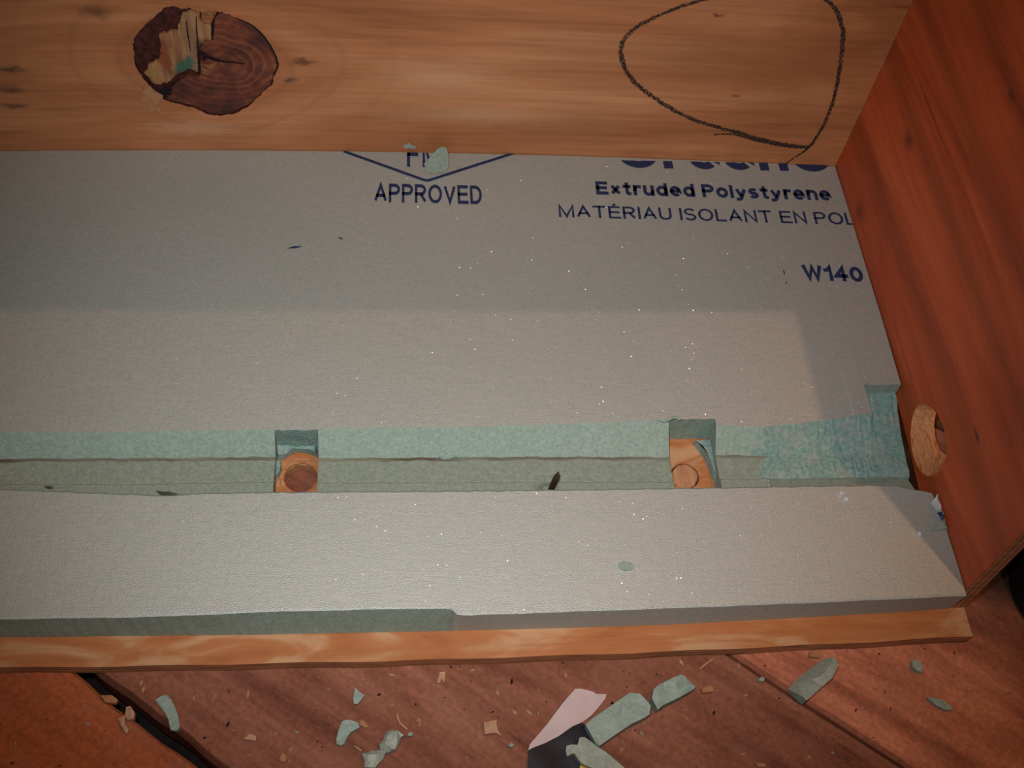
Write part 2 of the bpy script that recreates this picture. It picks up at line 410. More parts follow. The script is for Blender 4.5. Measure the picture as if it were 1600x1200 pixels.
slab('side_panel', [(yfe(z), z) for z in np.linspace(ZP+.0001, HT, 12)] + [(.1965, HT), (.1965, ZP+.0001)], [], lambda u, v, d: (d, u, v), XL-.0001, XL-PT, [mat_side, mat_edge_x], box, mi_side=1)

# back panel with a recess where the knot has broken out
K = lambda X, Y: (190+X/5.926, Y/5.926)
k_out = [(105, 450), (110, 370), (170, 280), (260, 190), (340, 120), (420, 65), (500, 60), (560, 85), (640, 75), (720, 110), (800, 95), (900, 110), (1000, 130), (1090, 175), (1200, 225), (1290, 300), (1370, 410), (1430, 520), (1450, 610), (1410, 700), (1390, 790), (1290, 880), (1180, 980), (1050, 1050), (920, 1075), (800, 1060), (680, 1000), (560, 970), (450, 945), (380, 920), (390, 870), (330, 840), (260, 780), (190, 700), (130, 620)]
def bpoly(L): 
    r = []
    for X, Y in L:
        p = P_back(K(X, Y)); r.append((float(p[0]), float(p[2])))
    return r
def dens(poly, m=3, amp=.0004):
    out = []
    for i in range(len(poly)):
        a, b = np.array(poly[i]), np.array(poly[(i+1) % len(poly)])
        for k in range(m):
            out.append(tuple(a+(b-a)*k/m + (rng.uniform(-amp, amp, 2) if k else 0)))
    return out
ko = dens(bpoly(k_out), 4, .0007)
bo = [(x, ZP+.0001) for x in np.linspace(XL, XS-.0002, 60)] + [(x, HT) for x in np.linspace(XS-.0002, XL, 60)]
tb = lambda u, v, d: (u, yb(u)+d, v)
gp = [(x, z) for x in np.linspace(XL+.02, XS-.02, 36) for z in (.1, .2, .3, .4)]
from_k = np.array(ko)
gp = [g for g in gp if not (from_k[:, 0].min()-.004 < g[0] < from_k[:, 0].max()+.004 and from_k[:, 1].min()-.004 < g[1] < from_k[:, 1].max()+.004)]
def build_back():
    V, T = cdt(bo, [ko], gp); n = len(V)
    Vk, Tk = cdt(ko); m = len(Vk)
    vs_ = [tb(p[0], p[1], 0) for p in V] + [tb(p[0], p[1], PT) for p in V] + [tb(p[0], p[1], .0034) for p in Vk] + [tb(p[0], p[1], PT) for p in Vk]
    fs = [t for t in T] + [tuple(i+n for i in reversed(t)) for t in T] + [tuple(i+2*n for i in t) for t in Tk] + [tuple(i+2*n+m for i in reversed(t)) for t in Tk]
    mi = [0]*(2*len(T)) + [2]*len(Tk) + [0]*len(Tk)
    cnt = {}
    for t in T:
        for i in range(3):
            e = (t[i], t[(i+1) % 3]); cnt.setdefault(tuple(sorted(e)), []).append(e)
    kk = {(round(p[0], 6), round(p[1], 6)): i for i, p in enumerate(Vk)}
    for es in cnt.values():
        if len(es) == 1:
            a, b = es[0]; ka = kk.get((round(V[a][0], 6), round(V[a][1], 6))); kb = kk.get((round(V[b][0], 6), round(V[b][1], 6)))
            if ka is not None and kb is not None: fs.append((b, a, 2*n+ka, 2*n+kb)); mi.append(2)
            else: fs.append((b, a, a+n, b+n)); mi.append(1)
    return pydata('back_panel', vs_, fs, [mat_back, mat_edge_z, mat_cav], box, mi)
mat_cav = plain('knot_bark', (.060, .016, .012), .8, .6, 300, .2, .6)
back = build_back(); back['label'] = 'orange plywood back panel with a large dark knot and a pencil loop'

def relief(name, poly, depth, mat, amp=.0004, step=.0016, lab=None, shape=None):
    """piece of broken wood lying in the knot recess"""
    poly = [tuple(p) for p in poly]; A = np.array(poly)
    pts = [(x+rng.uniform(-.0003, .0003), z+rng.uniform(-.0003, .0003)) for x in np.arange(A[:, 0].min(), A[:, 0].max(), step) for z in np.arange(A[:, 1].min(), A[:, 1].max(), step)]
    V, T = cdt(poly, (), pts); n = len(V)
    used = sorted({i for t in T for i in t}); ix = {a: b for b, a in enumerate(used)}; V = [V[i] for i in used]; T = [tuple(ix[i] for i in t) for t in T]; n = len(V)
    vs_ = [tb(p[0], p[1], depth+rng.uniform(-amp, amp)+(shape(p) if shape else 0)) for p in V] + [tb(p[0], p[1], .0033) for p in V]
    fs = [t for t in T]; cnt = {}
    for t in T:
        for i in range(3):
            e = (t[i], t[(i+1) % 3]); cnt.setdefault(tuple(sorted(e)), []).append(e)
    for es in cnt.values():
        if len(es) == 1: a, b = es[0]; fs.append((b, a, a+n, b+n))
    o = pydata(name, vs_, fs, mat, back, smooth=40)
    if lab: o['label'] = lab
    return o
k_heart = [(865, 180), (905, 118), (1000, 138), (1085, 185), (1195, 235), (1280, 310), (1360, 415), (1420, 525), (1438, 610), (1400, 700), (1380, 785), (1285, 870), (1175, 968), (1050, 1036), (920, 1060), (800, 1045), (680, 988), (560, 958), (450, 930), (395, 905), (440, 850), (470, 800), (560, 730), (640, 700), (720, 715), (745, 590), (790, 560), (760, 520), (715, 470), (760, 405), (840, 385), (850, 300)]
HC = P_back(K(930, 590))
def mk_heart():
    t = NT('knot_heartwood'); v = t.obj(); vj = t.jitter(v, 45, .010)
    d = t.vmath('MULTIPLY', t.vmath('SUBTRACT', vj, tuple(HC)), (1/.034, 0, 1/.025)); d = t.vmath('LENGTH', d)
    sn = t.math('SINE', t.math('MULTIPLY', d, 34)); n = t.noise(v, 70, 4, .6)
    col = t.ramp(n, [(.32, (.045, .010, .005)), (.5, (.135, .028, .012)), (.68, (.26, .070, .026))])
    col = t.mix(t.math('MULTIPLY', t.ramp(sn, [(.80, 0.), (1., .32)]), t.ramp(d, [(.35, 0.), (.5, 1.), (.9, 1.), (1., .2)])), col, (.36, .15, .07))
    col = t.mix(t.math('MULTIPLY', t.ramp(sn, [(0., .25), (.3, 0.)]), 1.), col, (.045, .013, .010))
    return t.done(col, .55, t.bump(sn, .25, .0004), .35)
relief('knot_heart', dens(bpoly(k_heart), 4, .0004), .0005, mk_heart(), .00012, lab='dark red-brown knot heart with growth rings')
k_patch = [(525, 290), (540, 195), (560, 140), (640, 118), (715, 130), (735, 225), (825, 245), (838, 375), (745, 415), (700, 480), (715, 690), (640, 650), (520, 700), (430, 770), (345, 800), (290, 790), (205, 690), (245, 615), (335, 575), (355, 480), (345, 335), (425, 315)]
def mk_patch():
    t = NT('exposed_inner_ply'); v = t.obj(); n = t.noise(t.map(v, (320, 100, 30)), 1, 3, .6); n2 = t.noise(v, 55, 3, .6)
    col = t.ramp(n, [(.3, (.17, .068, .028)), (.5, (.34, .16, .066)), (.7, (.43, .225, .10))])
    e = t.jitter(v, 120, .010)
    for px, rx, rz, cc, am in ((K(390, 520), .0065, .020, (.22, .055, .02), .9), (K(610, 690), .012, .005, (.10, .035, .012), .9), (K(655, 420), .0045, .028, (.23, .12, .07), .75), (K(770, 470), .006, .008, (.06, .025, .012), .8), (K(250, 690), .008, .005, (.34, .20, .05), .7), (K(560, 640), .006, .0045, (.03, .11, .075), .9), (K(620, 590), .004, .008, (.03, .11, .075), .9)):
        c = P_back(px); col = t.mix(t.math('MULTIPLY', t.spot(e, tuple(c), (rx, .05, rz), .5), am), col, cc)
    return t.done(col, .6, t.bump(n, .4, .0005), .3)
relief('broken_patch', dens(bpoly(k_patch), 4, .0008), .0016, mk_patch(), .0003, lab='pale torn patch with a green stain')
k_bit = [(740, 115), (800, 100), (880, 115), (850, 180), (840, 235), (745, 220), (738, 160)]
relief('bark_splinter', dens(bpoly(k_bit), 2, .0002), .0008, plain('bark_splinter', (.26, .10, .04), .7, .5, 400, .3, .5), .0003)
k_bit = [(730, 590), (800, 600), (880, 580), (860, 640), (800, 700), (745, 690)]
relief('bark_splinter', dens(bpoly(k_bit), 2, .0002), .0004, plain('knot_sliver', (.22, .085, .03), .7, .5, 400, .3, .5), .0002)
k_bit = [(215, 790), (260, 800), (330, 850), (385, 880), (370, 920), (340, 930), (360, 1000), (350, 1055), (250, 1010), (190, 960), (180, 880)]
pb_ = dens(bpoly(k_bit), 2, .0002)
V, T = cdt(pb_); n = len(V)
pydata('lifted_veneer', [tb(p[0], p[1], -.0006) for p in V] + [tb(p[0], p[1], .0002) for p in V], [t for t in T] + [(i, (i+1) % len(pb_), (i+1) % len(pb_)+n, i+n) for i in range(len(pb_))], plain('veneer_flake', (.40, .18, .08), .6, .25, 300), back)

# cracks and the pencil loop: thin ribbons lying on the wood
def ribbon(name, px, wpx, place, lift, mat, parent, step=.0012, jit=.25, taper=False):
    P = [np.array(place(p)) for p in px]; seg = [0]
    for i in range(1, len(P)): seg.append(seg[-1]+np.linalg.norm(P[i]-P[i-1]))
    s = np.arange(0, seg[-1], step); P = np.array(P); Q = np.array([[np.interp(a, seg, P[:, k]) for k in range(3)] for a in s])
    for _ in range(3): Q[1:-1] = .25*Q[:-2]+.5*Q[1:-1]+.25*Q[2:]
    vs_, fs = [], []; nrm = np.array(lift)/np.linalg.norm(lift)
    for i in range(len(Q)):
        tdir = Q[min(i+1, len(Q)-1)]-Q[max(i-1, 0)]; tdir /= np.linalg.norm(tdir)+1e-12
        sd = np.cross(nrm, tdir); wd = (np.interp(i/len(Q), np.linspace(0, 1, len(wpx)), wpx))*.00039*.5
        if taper: wd *= math.sin(math.pi*min(max(i/len(Q), .02), .98))**.5
        vs_ += [Q[i]+sd*wd*(1+rng.uniform(-jit, jit))+lift, Q[i]-sd*wd*(1+rng.uniform(-jit, jit))+lift]
        if i: fs.append((2*i-2, 2*i-1, 2*i+1, 2*i))
    return pydata(name, vs_, fs, mat, parent)
def _pencil():
    t = NT('pencil_line'); v = t.obj(); n = t.noise(t.map(v, (900, 900, 900)), 1, 2, .6)
    t.done((.022, .014, .012), .7)
    tr = t.node('ShaderNodeBsdfTransparent'); mx = t.node('ShaderNodeMixShader')
    t.set(mx.inputs[0], t.ramp(n, [(.36, .15), (.52, .95)])); t.t.links.new(tr.outputs[0], mx.inputs[1]); t.t.links.new(t.b.outputs[0], mx.inputs[2]); t.t.links.new(mx.outputs[0], t.out.inputs[0])
    return t.m
mat_pencil = _pencil()
G = lambda L: [(860+x/2.963, y/2.963) for x, y in L]
loop = [(1170, 705), (1215, 660), (1270, 570), (1305, 480), (1325, 400), (1340, 310), (1350, 230), (1355, 150), (1345, 100), (1320, 40), (1280, 0), (1200, -45), (1080, -75), (950, -65), (820, -35), (700, 0), (600, 30), (500, 70), (420, 110), (360, 155), (330, 200), (325, 250), (345, 320), (390, 385), (450, 430), (520, 480), (600, 525), (680, 560), (780, 590), (860, 610), (950, 640), (1030, 660), (1120, 675), (1205, 682)]
ribbon('pencil_loop', G(loop), [5, 6, 6.5, 7, 7, 6, 6, 6, 8, 7, 7, 7, 9, 8], P_back, np.array([0, -.00025, 0]), mat_pencil, back, jit=.35)
ribbon('pencil_stroke', G([(1090, 755), (1130, 728), (1175, 700), (1215, 665)]), [3, 3.5, 3.5], P_back, np.array([0, -.00035, 0]), mat_pencil, back)
ribbon('pencil_stroke', G([(755, 622), (800, 618), (860, 622), (950, 648), (1050, 668), (1150, 682)]), [3, 4, 6, 7, 6], P_back, np.array([0, -.0004, 0]), mat_pencil, back)
mat_crack = plain('knot_crack', (.008, .004, .003), .9, .3)
KK = lambda L: [K(a, b) for a, b in L]
for L, wd in ((((720, 470), (780, 520), (860, 550), (960, 570), (1070, 580), (1150, 592)), [8, 6, 3, 2]), (((1090, 175), (1200, 225), (1290, 300), (1370, 410), (1430, 520), (1452, 610), (1410, 700)), [2, 3, 3, 2]), (((850, 180), (845, 260), (838, 370)), [4, 4, 3]), (((430, 800), (400, 860), (385, 900)), [14, 16, 8]), (((190, 700), (260, 780), (330, 840), (390, 870)), [3, 4, 5]), (((690, 150), (695, 300), (712, 480), (720, 690)), [1.5, 2, 3, 4]), (((600, 190), (612, 300), (640, 480)), [1.5, 2, 1])):
    ribbon('crack', KK(L), wd, P_back, np.array([0, -.0002, 0]) if wd[0] != 14 else np.array([0, -.0003, 0]), mat_crack, back, step=.0008, jit=.4)

# lid added unseen above the frame to shade the rear from the bulb
shade_lid = slab('added_shade_panel', [(XL, -.079), (XO, -.079), (XO, .2), (XL, .2)], [], lambda u, v, d: (u, v, d), HT+PT+.0001, HT+.0001, [mat_bottom, mat_edge_z], box, mi_side=1)

# ------------------------------------------------------------------ foam sheet
ZF = .022
ed_T = edge([(0, 674), (80, 676), (160, 675), (300, 673), (428, 671), (500, 670), (620, 668), (700, 668), (850, 664), (950, 660), (1000, 657), (1044, 653), (1118, 664), (1190, 667), (1240, 662), (1300, 655), (1345, 648), (1400, 640)], ZT)
ed_B = edge([(0, 717), (200, 716), (400, 714), (500, 716), (700, 715), (800, 714), (1040, 714), (1120, 711), (1190, 712), (1300, 711), (1400, 708)], ZF)
ed_L = edge([(0, 756), (200, 757), (430, 753), (500, 755), (700, 754), (1040, 753), (1130, 749), (1300, 746), (1400, 745)], ZF)
ed_W = edge([(0, 762), (60, 764), (150, 768), (230, 771), (270, 772), (300, 769), (400, 767), (550, 766), (700, 765), (900, 763), (1120, 760), (1300, 757), (1370, 756), (1400, 757), (1455, 766), (1470, 772)], ZT)
ed_F = edge([(0, 967), (200, 964), (300, 961), (400, 956), (560, 952), (690, 950), (704, 951), (709, 955), (714, 960), (730, 961), (900, 955), (1100, 948), (1300, 940), (1500, 931)], ZT)
ed_FB = edge([(0, 996), (200, 994), (400, 992), (700, 986), (900, 981), (1050, 976), (1200, 968), (1400, 957), (1478, 951)], ZP)
x1a, x1b = onz((429, 672), ZT)[0], onz((497, 672), ZT)[0]
x2a, x2b = onz((1045, 655), ZT)[0], onz((1117, 653), ZT)[0]
y1, y2 = -.0311, -.0258
xn0 = onz((1350, 602), ZT)[0]; yn = onz((1375, 601), ZT)[1]
xstep = onz((707, 955), ZT)[0]; xtorn = onz((1190, 690), ZF)[0]
nail_x = float(onz((861, 766), ZT)[0]); XE = XS-.0004
_xe = [( .20, XE), (.0, XE), (-.0013, XE-.0006), (-.0069, .2462), (-.012, .2448), (-.0188, .2440), (-.035, .2425), (-.050, .2418), (-.0596, .2415), (-.0700, .2408), (-.0745, .2432), (-.078, .2448), (-.085, .2462), (-.092, .2470), (-.10, XE), (-.15, XE)]
_xe = sorted(_xe)
def xend(y): return float(np.interp(y, [a for a, _ in _xe], [b for _, b in _xe]))
sm = {}
def nz(k, x, f):      # smooth 1D noise
    ph = sm.setdefault(k, rng.uniform(0, 6.28, 4))
    return (math.sin(x*f+ph[0])+.6*math.sin(x*f*2.3+ph[1])+.4*math.sin(x*f*5.1+ph[2])+.3*math.sin(x*f*9.7+ph[3]))/2.3
SK, CU, TO, FL, DI, ED = 0, 1, 2, 3, 4, 5
def prof(x, mode):
    """closed outline (y, z, material of the face that follows) across the sheet"""
    back_y = yb(x)-.0006
    P = [(back_y, ZP+.0002, ED), (back_y, ZT, SK)]
    T = ed_T(x)+.0005*nz('T', x, 260); B = ed_B(x)+.0005*nz('B', x, 200); L = ed_L(x)+.0003*nz('L', x, 240); Wy = ed_W(x)+.00035*nz('W', x, 330); Fy = ed_F(x)+.0002*nz('F', x, 120); FB = ed_FB(x)
    torn = x > xtorn
    def tm(y): return TO if x > xtorn+.012*nz('tt', y, 420)-.006 else CU
    front_rough = x < xstep
    dip = .0085*math.exp(-((x-nail_x)/.0055)**2)
    slope = []
    if mode == 'main':
        m = 7
        for k in range(m):
            s = k/m; amp = 0 if k == 0 else (.0005 if torn else .0003)
            slope.append((T+(B-T)*s, ZT+(ZF-ZT)*s+amp*rng.uniform(-1, 1), tm(T+(B-T)*s)))
    else:   # notch cut beside the side panel
        a = yn+.0004*nz('n', x, 300); zf = .0245
        b = -.0225
        slope = [(a, ZT, CU), (a-.0002, (ZT+zf)/2, CU), (a-.0004, zf, TO)]
        for k in (1, 2): slope.append((a+(b-a)*k/3, zf+.0007*rng.uniform(-1, 1), TO))
        slope += [(b, zf-.0006, TO), ((b+B)/2, .0232+.0006*rng.uniform(-1, 1), TO)]
    for k in range(1, 4): 
        f = k/4; P.append((back_y+(slope[0][0]-back_y)*f, ZT, SK))
    P += slope
    def flm(y): return FL if tm(y) == CU else TO
    flr = flm(B-.004)
    P.append((B, ZF, flr if torn else DI)); P.append((B-.0022+.0006*nz('d', x, 180), ZF, flr))
    for k in (1, 2): P.append((B-.0022+(L-B+.0016)*k/3, ZF+(.0006 if torn else .00025)*rng.uniform(-1, 1), flm(B-.0022+(L-B)*k/3)))
    lp = L if not torn else L+.0004
    P.append((lp, ZF-(.0012 if torn else 0.), FL)); P.append((lp-.0009, ZF+(.0012 if not torn else -.0035)-dip*.6, FL))
    P.append((Wy, ZF+(.0012 if not torn else .0)-dip, CU)); P.append((Wy, ZT-.0016, CU if x < .2 else SK)); P.append((Wy-.0014, ZT, SK))
    for k in range(1, 4): P.append((Wy-.0014+(Fy+.0007-Wy+.0014)*k/4, ZT, SK))
    P.append((Fy+.0010, ZT, SK)); P.append((Fy, ZT-.0007, CU if front_rough else ED))
    for k in (1, 2, 3):
        f = k/4; P.append((Fy+(FB-Fy)*f+(.0005 if front_rough else .0001)*rng.uniform(-1, 1), ZT-.0007+(ZP+.0002-ZT+.0007)*f, CU if front_rough else ED))
    P.append((FB, ZP+.0002, ED))
    return P
fv, ff, fm = [], [], []
def loft(x0, x1, mode, step=.0016):
    n = max(2, int((x1-x0)/step)+1); rows = []
    for x in np.linspace(x0, x1, n):
        if mode in ('main', 'notch'): rows.append((x, prof(x, mode)))
        elif mode == 'hole_back':
            yy = (y1 if x < 0 else y2)+.0004*nz('h', x, 500); by = yb(x)-.0006
            rows.append((x, [(by, ZP+.0002, ED), (by, ZT, SK), (yy, ZT-.0002, TO if x < 0 else CU)] + [(yy+.0005*rng.uniform(-1, 1), ZT+(ZP-ZT)*k/6, TO if x < 0 else CU) for k in range(1, 6)] + [(yy, ZP+.0002, ED)]))
        else:
            p = prof(x, 'main'); i = [k for k, q in enumerate(p) if abs(q[1]-(ZT-.0016)) < 1e-9][-1]
            rows.append((x, [(p[i][0], ZP+.0002, CU)] + p[i:]))
    m = len(rows[0][1]); base = len(fv)
    for x, P in rows:
        for y, z, _ in P:
            xx = x
            if mode in ('main', 'notch') and x > xn0-.004:
                t = (x-(xn0-.004))/(XE-(xn0-.004)); e = xend(y)
                if z < ZT-.001 or y < -.06 or mode == 'notch': xx = xn0-.004+t*(e-(xn0-.004)) - (.0003*rng.uniform(0, 1) if t > .99 else 0)
            fv.append((xx, y, z))
    for r in range(len(rows)-1):
        for k in range(m):
            k2 = (k+1) % m
            ff.append((base+r*m+k, base+r*m+k2, base+(r+1)*m+k2, base+(r+1)*m+k)); fm.append(rows[r][1][k][2])
    ff.append(tuple(base+k for k in range(m))); fm.append(TO if mode != 'main' else CU)
    ff.append(tuple(base+(len(rows)-1)*m+k for k in range(m))); fm.append(CU)
loft(XL+.001, x1a, 'main'); loft(x1a, x1b, 'hole_back'); loft(x1a, x1b, 'hole_front')
loft(x1b, x2a, 'main'); loft(x2a, x2b, 'hole_back'); loft(x2a, x2b, 'hole_front')
loft(x2b, xn0, 'main', .0012); loft(xn0, XE, 'notch', .0012)
foam = pydata('foam_sheet', fv, ff, [mat_skin, mat_cut, mat_torn, mat_floorcut, mat_dirt, mat_side_foam], None, fm, smooth=25, flat=(0,))
tag(foam, 'grey-green foam insulation sheet with a long groove, lining the plywood box', 'insulation')

# printing on the foam
def arc(cx, cy, rx, ry, a0, a1, n=12):
    return [(cx+rx*math.cos(math.radians(a0+(a1-a0)*k/n)), cy+ry*math.sin(math.radians(a0+(a1-a0)*k/n))) for k in range(n+1)]
def _P(): return [(0, 0), (0, 1), (.33, 1)]+arc(.33, .74, .27, .26, 90, -90)+[(0, .48)]
def _E(): return [[(.56, 1), (0, 1), (0, 0), (.58, 0)], [(0, .52), (.52, .52)]]
def _S(w, h): return [arc(w*.5, h*.75, w*.48, h*.25, 25, 270, 12)[:-1]+arc(w*.5, h*.25, w*.5, h*.25, 90, -155, 12)]
GLY = {   # strokes of a plain grotesque alphabet, capitals one unit high
 'A': [[(0, 0), (.35, 1), (.70, 0)], [(.13, .33), (.57, .33)]], 'P': [_P()], 'R': [_P(), [(.32, .48), (.63, 0)]], 'O': [arc(.39, .5, .39, .5, 0, 360, 24)],
 'V': [[(0, 1), (.33, 0), (.66, 1)]], 'E': _E(), '\u00c9': _E()+[[(.22, 1.13), (.38, 1.30)]], 'D': [[(0, 0), (0, 1), (.27, 1)]+arc(.27, .5, .37, .5, 90, -90)+[(0, 0)]],
 'M': [[(0, 0), (0, 1), (.39, 0), (.78, 1), (.78, 0)]], 'T': [[(0, 1), (.66, 1)], [(.33, 1), (.33, 0)]], 'I': [[(0, 0), (0, 1)]], 'U': [[(0, 1), (0, .33)]+arc(.31, .33, .31, .33, 180, 360)+[(.62, 1)]],
 'S': _S(.58, 1.), 'L': [[(0, 1), (0, 0), (.5, 0)]], 'N': [[(0, 0), (0, 1), (.62, 0), (.62, 1)]], 'Y': [[(0, 1), (.32, .45), (.64, 1)], [(.32, .45), (.32, 0)]], 'W': [[(0, 1), (.23, 0), (.46, 1), (.69, 0), (.92, 1)]],
 '1': [[(0, .76), (.17, .82), (.26, 1), (.26, 0)]], '4': [[(.42, 0), (.42, 1), (0, .30), (.58, .30)]], '0': [arc(.28, .5, .28, .5, 0, 360, 24)], 'F': [[(0, 0), (0, 1), (.54, 1)], [(0, .52), (.46, .52)]],
 'G': [arc(.4, .5, .4, .5, 40, 335, 20)+[(.78, .44), (.46, .44)]], 'x': [[(0, 0), (.48, .74)], [(0, .74), (.48, 0)]], 't': [[(.16, .96), (.16, .16)]+arc(.29, .16, .13, .16, 180, 275, 6), [(0, .72), (.32, .72)]],
 'r': [[(0, 0), (0, .74)], arc(.26, .44, .26, .29, 180, 80, 8)], 'u': [[(0, .74), (0, .26)]+arc(.25, .26, .25, .26, 180, 360), [(.5, .74), (.5, 0)]], 'd': [arc(.27, .37, .27, .37, 0, 360, 20), [(.54, 0), (.54, 1)]],
 'e': [[(.02, .38), (.54, .38)]+arc(.28, .37, .27, .37, 0, 315, 18)], 'o': [arc(.28, .37, .28, .37, 0, 360, 20)], 'l': [[(0, 0), (0, 1)]], 'y': [[(0, .74), (.27, .02)], [(.54, .74), (.22, -.16), (.10, -.25), (0, -.25)]],
 's': _S(.44, .74), 'n': [[(0, 0), (0, .74)], arc(.26, .46, .26, .28, 180, 0)+[(.52, 0)]]}
def word(body, st, gap=.16):
    """flat stroke polygons of a word: list of quads in letter units, and its width"""
    V, Q, x = [], [], 0.
    for ch in body:
        if ch == ' ': x += .36; continue
        S = GLY[ch]; x0 = min(p[0] for q in S for p in q); x1 = max(p[0] for q in S for p in q)
        for L in S:
            L = [L[0]]+[L[i] for i in range(1, len(L)) if math.dist(L[i], L[i-1]) > 1e-4]
            A = np.array(L)*(1, 1-st)+(x-x0+st/2, st/2); n = len(A); closed = math.dist(L[0], L[-1]) < 1e-3; b0 = len(V)
            for i in range(n):
                d0 = A[i]-A[i-1] if i else (A[0]-A[-2] if closed else A[1]-A[0]); d1 = A[i+1]-A[i] if i < n-1 else (A[1]-A[0] if closed else A[i]-A[i-1])
                d0 = d0/np.linalg.norm(d0); d1 = d1/np.linalg.norm(d1); m = d0+d1; m = m/(np.linalg.norm(m)+1e-9); c = max(m@d1, .42)
                o_ = np.array([-m[1], m[0]])*st/2/c; e = np.zeros(2)
                if not closed and i == 0: e = -d1*st*.5*(abs(d1[0]) > .95 or abs(d1[1]) > .95)*.98
                if not closed and i == n-1: e = d0*st*.5*(abs(d0[0]) > .95 or abs(d0[1]) > .95)*.98
                V += [A[i]+o_+e, A[i]-o_+e]
                if i: k = b0+2*i; Q.append((k-2, k-1, k+1, k))
        x += x1-x0+st+gap
    return np.array(V), Q, x-gap
def lettering(body, p0, p1, ptop, st=.16, ref=None, label=None, cut_y=None, cap=None, gap=.16):
    V, Q, wd = word(body, st, gap)
    if ref: wd = word(ref, st, gap)[2]
    A, B = onz(p0, ZT), onz(p1, ZT); ux = (B-A); wlen = np.linalg.norm(ux); ux /= wlen; uy = np.array([-ux[1], ux[0], 0])
    sx = wlen/wd
    sy = abs((onz(ptop, ZT)-A)@uy) if ptop is not None else sx*(cap or 1)
    out = [A + ux*c[0]*sx + uy*c[1]*sy for c in V]
    me = bpy.data.meshes.new('lettering'); me.from_pydata([(p[0], p[1], ZT+.00018) for p in out], [], Q)
    bm = bmesh.new(); bm.from_mesh(me)
    def cut(co_, no_): bmesh.ops.bisect_plane(bm, geom=bm.verts[:]+bm.edges[:]+bm.faces[:], plane_co=co_, plane_no=no_, clear_outer=True)
    cut((XE-.0004, 0, 0), (1, 0, 0))
    if cut_y: cut((0, cut_y, 0), (0, 1, 0))
    for f in bm.faces:
        f.normal_update()
        if f.normal.z < 0: f.normal_flip()
    bm.to_mesh(me); bm.free()
    o = link('lettering', me, mat_ink, foam); o['label'] = label
    return o
lettering('APPROVED', (584.5, 316), (753.5, 319.5), (586, 286.5), .175, label='blue lettering reading APPROVED', gap=.12)
lettering('Extruded Polystyrene', (932, 304), (1300, 313.7), (933.5, 283.5), .235, label='blue lettering reading Extruded Polystyrene', gap=.13)
lettering('MAT\u00c9RIAU ISOLANT EN POLY', (873.5, 339.3), (1262, 349.8), (875, 320), .15, ref='MAT\u00c9RIAU ISOLANT EN', label='blue French lettering cut off by the side panel', gap=.13)
lettering('W140', (1257, 437.5), (1351, 441), (1255, 414), .235, ref='W140', label='blue code W140', gap=.10)
lettering('GreenG', (968, 262), (1233, 267.5), None, .24, ref='Green', cut_y=yb(.18)-.0008, cap=1.0, label='large blue lettering cut off by the back panel', gap=.14)
lettering('FM', (636, 261), (687, 262), (637, 222), .17, cut_y=yb(-.05)-.0008, label='blue letters inside the diamond mark', gap=.14)
onf = lambda p: onz(p, ZT)
LF = np.array([0, 0, .0002])
q0 = (537, 236.5); q2 = (803, 239.5)
o = ribbon('diamond_mark', [q0, (600, 259), (667, 283), (735, 261), q2], [6, 6, 6], onf, LF, mat_ink, foam, jit=.05); o['label'] = 'blue printed diamond outline'
for px, wd in (([(449, 389), (455, 387), (462, 386.5), (471, 385)], [2, 5, 2]), ([(528, 371), (533, 373), (536, 374)], [2, 3, 2]), ([(1224, 421), (1226, 431)], [2, 2]), ([(1228, 440), (1229, 444)], [2, 2])):
    ribbon('ink_tick', px, wd, onf, LF, mat_ink, foam, step=.0005, taper=True)

for px, th in (([(428, 692), (497, 692), (497, 712), (486, 706), (470, 702), (456, 705), (446, 713), (431, 716)], .007), ([(427, 722), (439, 720), (440, 732), (436, 742), (427, 748)], .006), ([(1083, 686), (1119, 686), (1127, 757), (1118, 752), (1112, 735), (1104, 715), (1094, 700)], .008), ([(1036, 686), (1046, 694), (1040, 702), (1036, 700)], .005)):
    P = np.array([onz(p, ZP+th*.5)[:2] for p in px]); m = len(P); c0 = P.mean(0)
    vs_ = [(p[0], p[1], ZP+.0001) for p in P]+[(c0[0]+(p[0]-c0[0])*.86, c0[1]+(p[1]-c0[1])*.86, ZP+th*rng.uniform(.6, 1.1)) for p in P]
    pydata('foam_remnant', vs_, [tuple(range(m)), tuple(range(2*m-1, m-1, -1))]+[(i, (i+1) % m, (i+1) % m+m, i+m) for i in range(m)], mat_torn, foam, smooth=50)
mat_slit = plain('slit_shadow', (.05, .07, .06), .9, .3)
for px, wd in (([(243, 766), (249, 769), (257, 771), (263, 770.5), (270, 771.5), (279, 773)], [3, 5, 2]), ([(68, 759.5), (76, 761), (85, 760)], [2, 3, 2])):
    ribbon('surface_slit', px, wd, lambda p: onz(p, ZT), np.array([0, 0, .0002]), mat_slit, foam, step=.0006, taper=True)
# nail standing in the groove
nb = np.array([nail_x, ed_W(nail_x)+.0045, ZP-.001]); tp = ony((873, 737), nb[1]+.001)
def tube(name, pts, rad, mat, parent=None, n=12):
    vs_, fs = [], []
    for i, (p, r) in enumerate(zip(pts, rad)):
        d = np.array(pts[min(i+1, len(pts)-1)])-np.array(pts[max(i-1, 0)]); d /= np.linalg.norm(d)
        a = np.cross(d, [0, 1, .3]); a /= np.linalg.norm(a); b = np.cross(d, a)
        for k in range(n): vs_.append(np.array(p)+r*(a*math.cos(2*math.pi*k/n)+b*math.sin(2*math.pi*k/n)))
    for i in range(len(pts)-1):
        for k in range(n): fs.append((i*n+k, i*n+(k+1) % n, (i+1)*n+(k+1) % n, (i+1)*n+k))
    fs.append(tuple(range(n))); fs.append(tuple((len(pts)-1)*n+k for k in range(n)))
    return pydata(name, vs_, fs, mat, parent, smooth=40)
nl = lambda f: nb+(tp-nb)*f
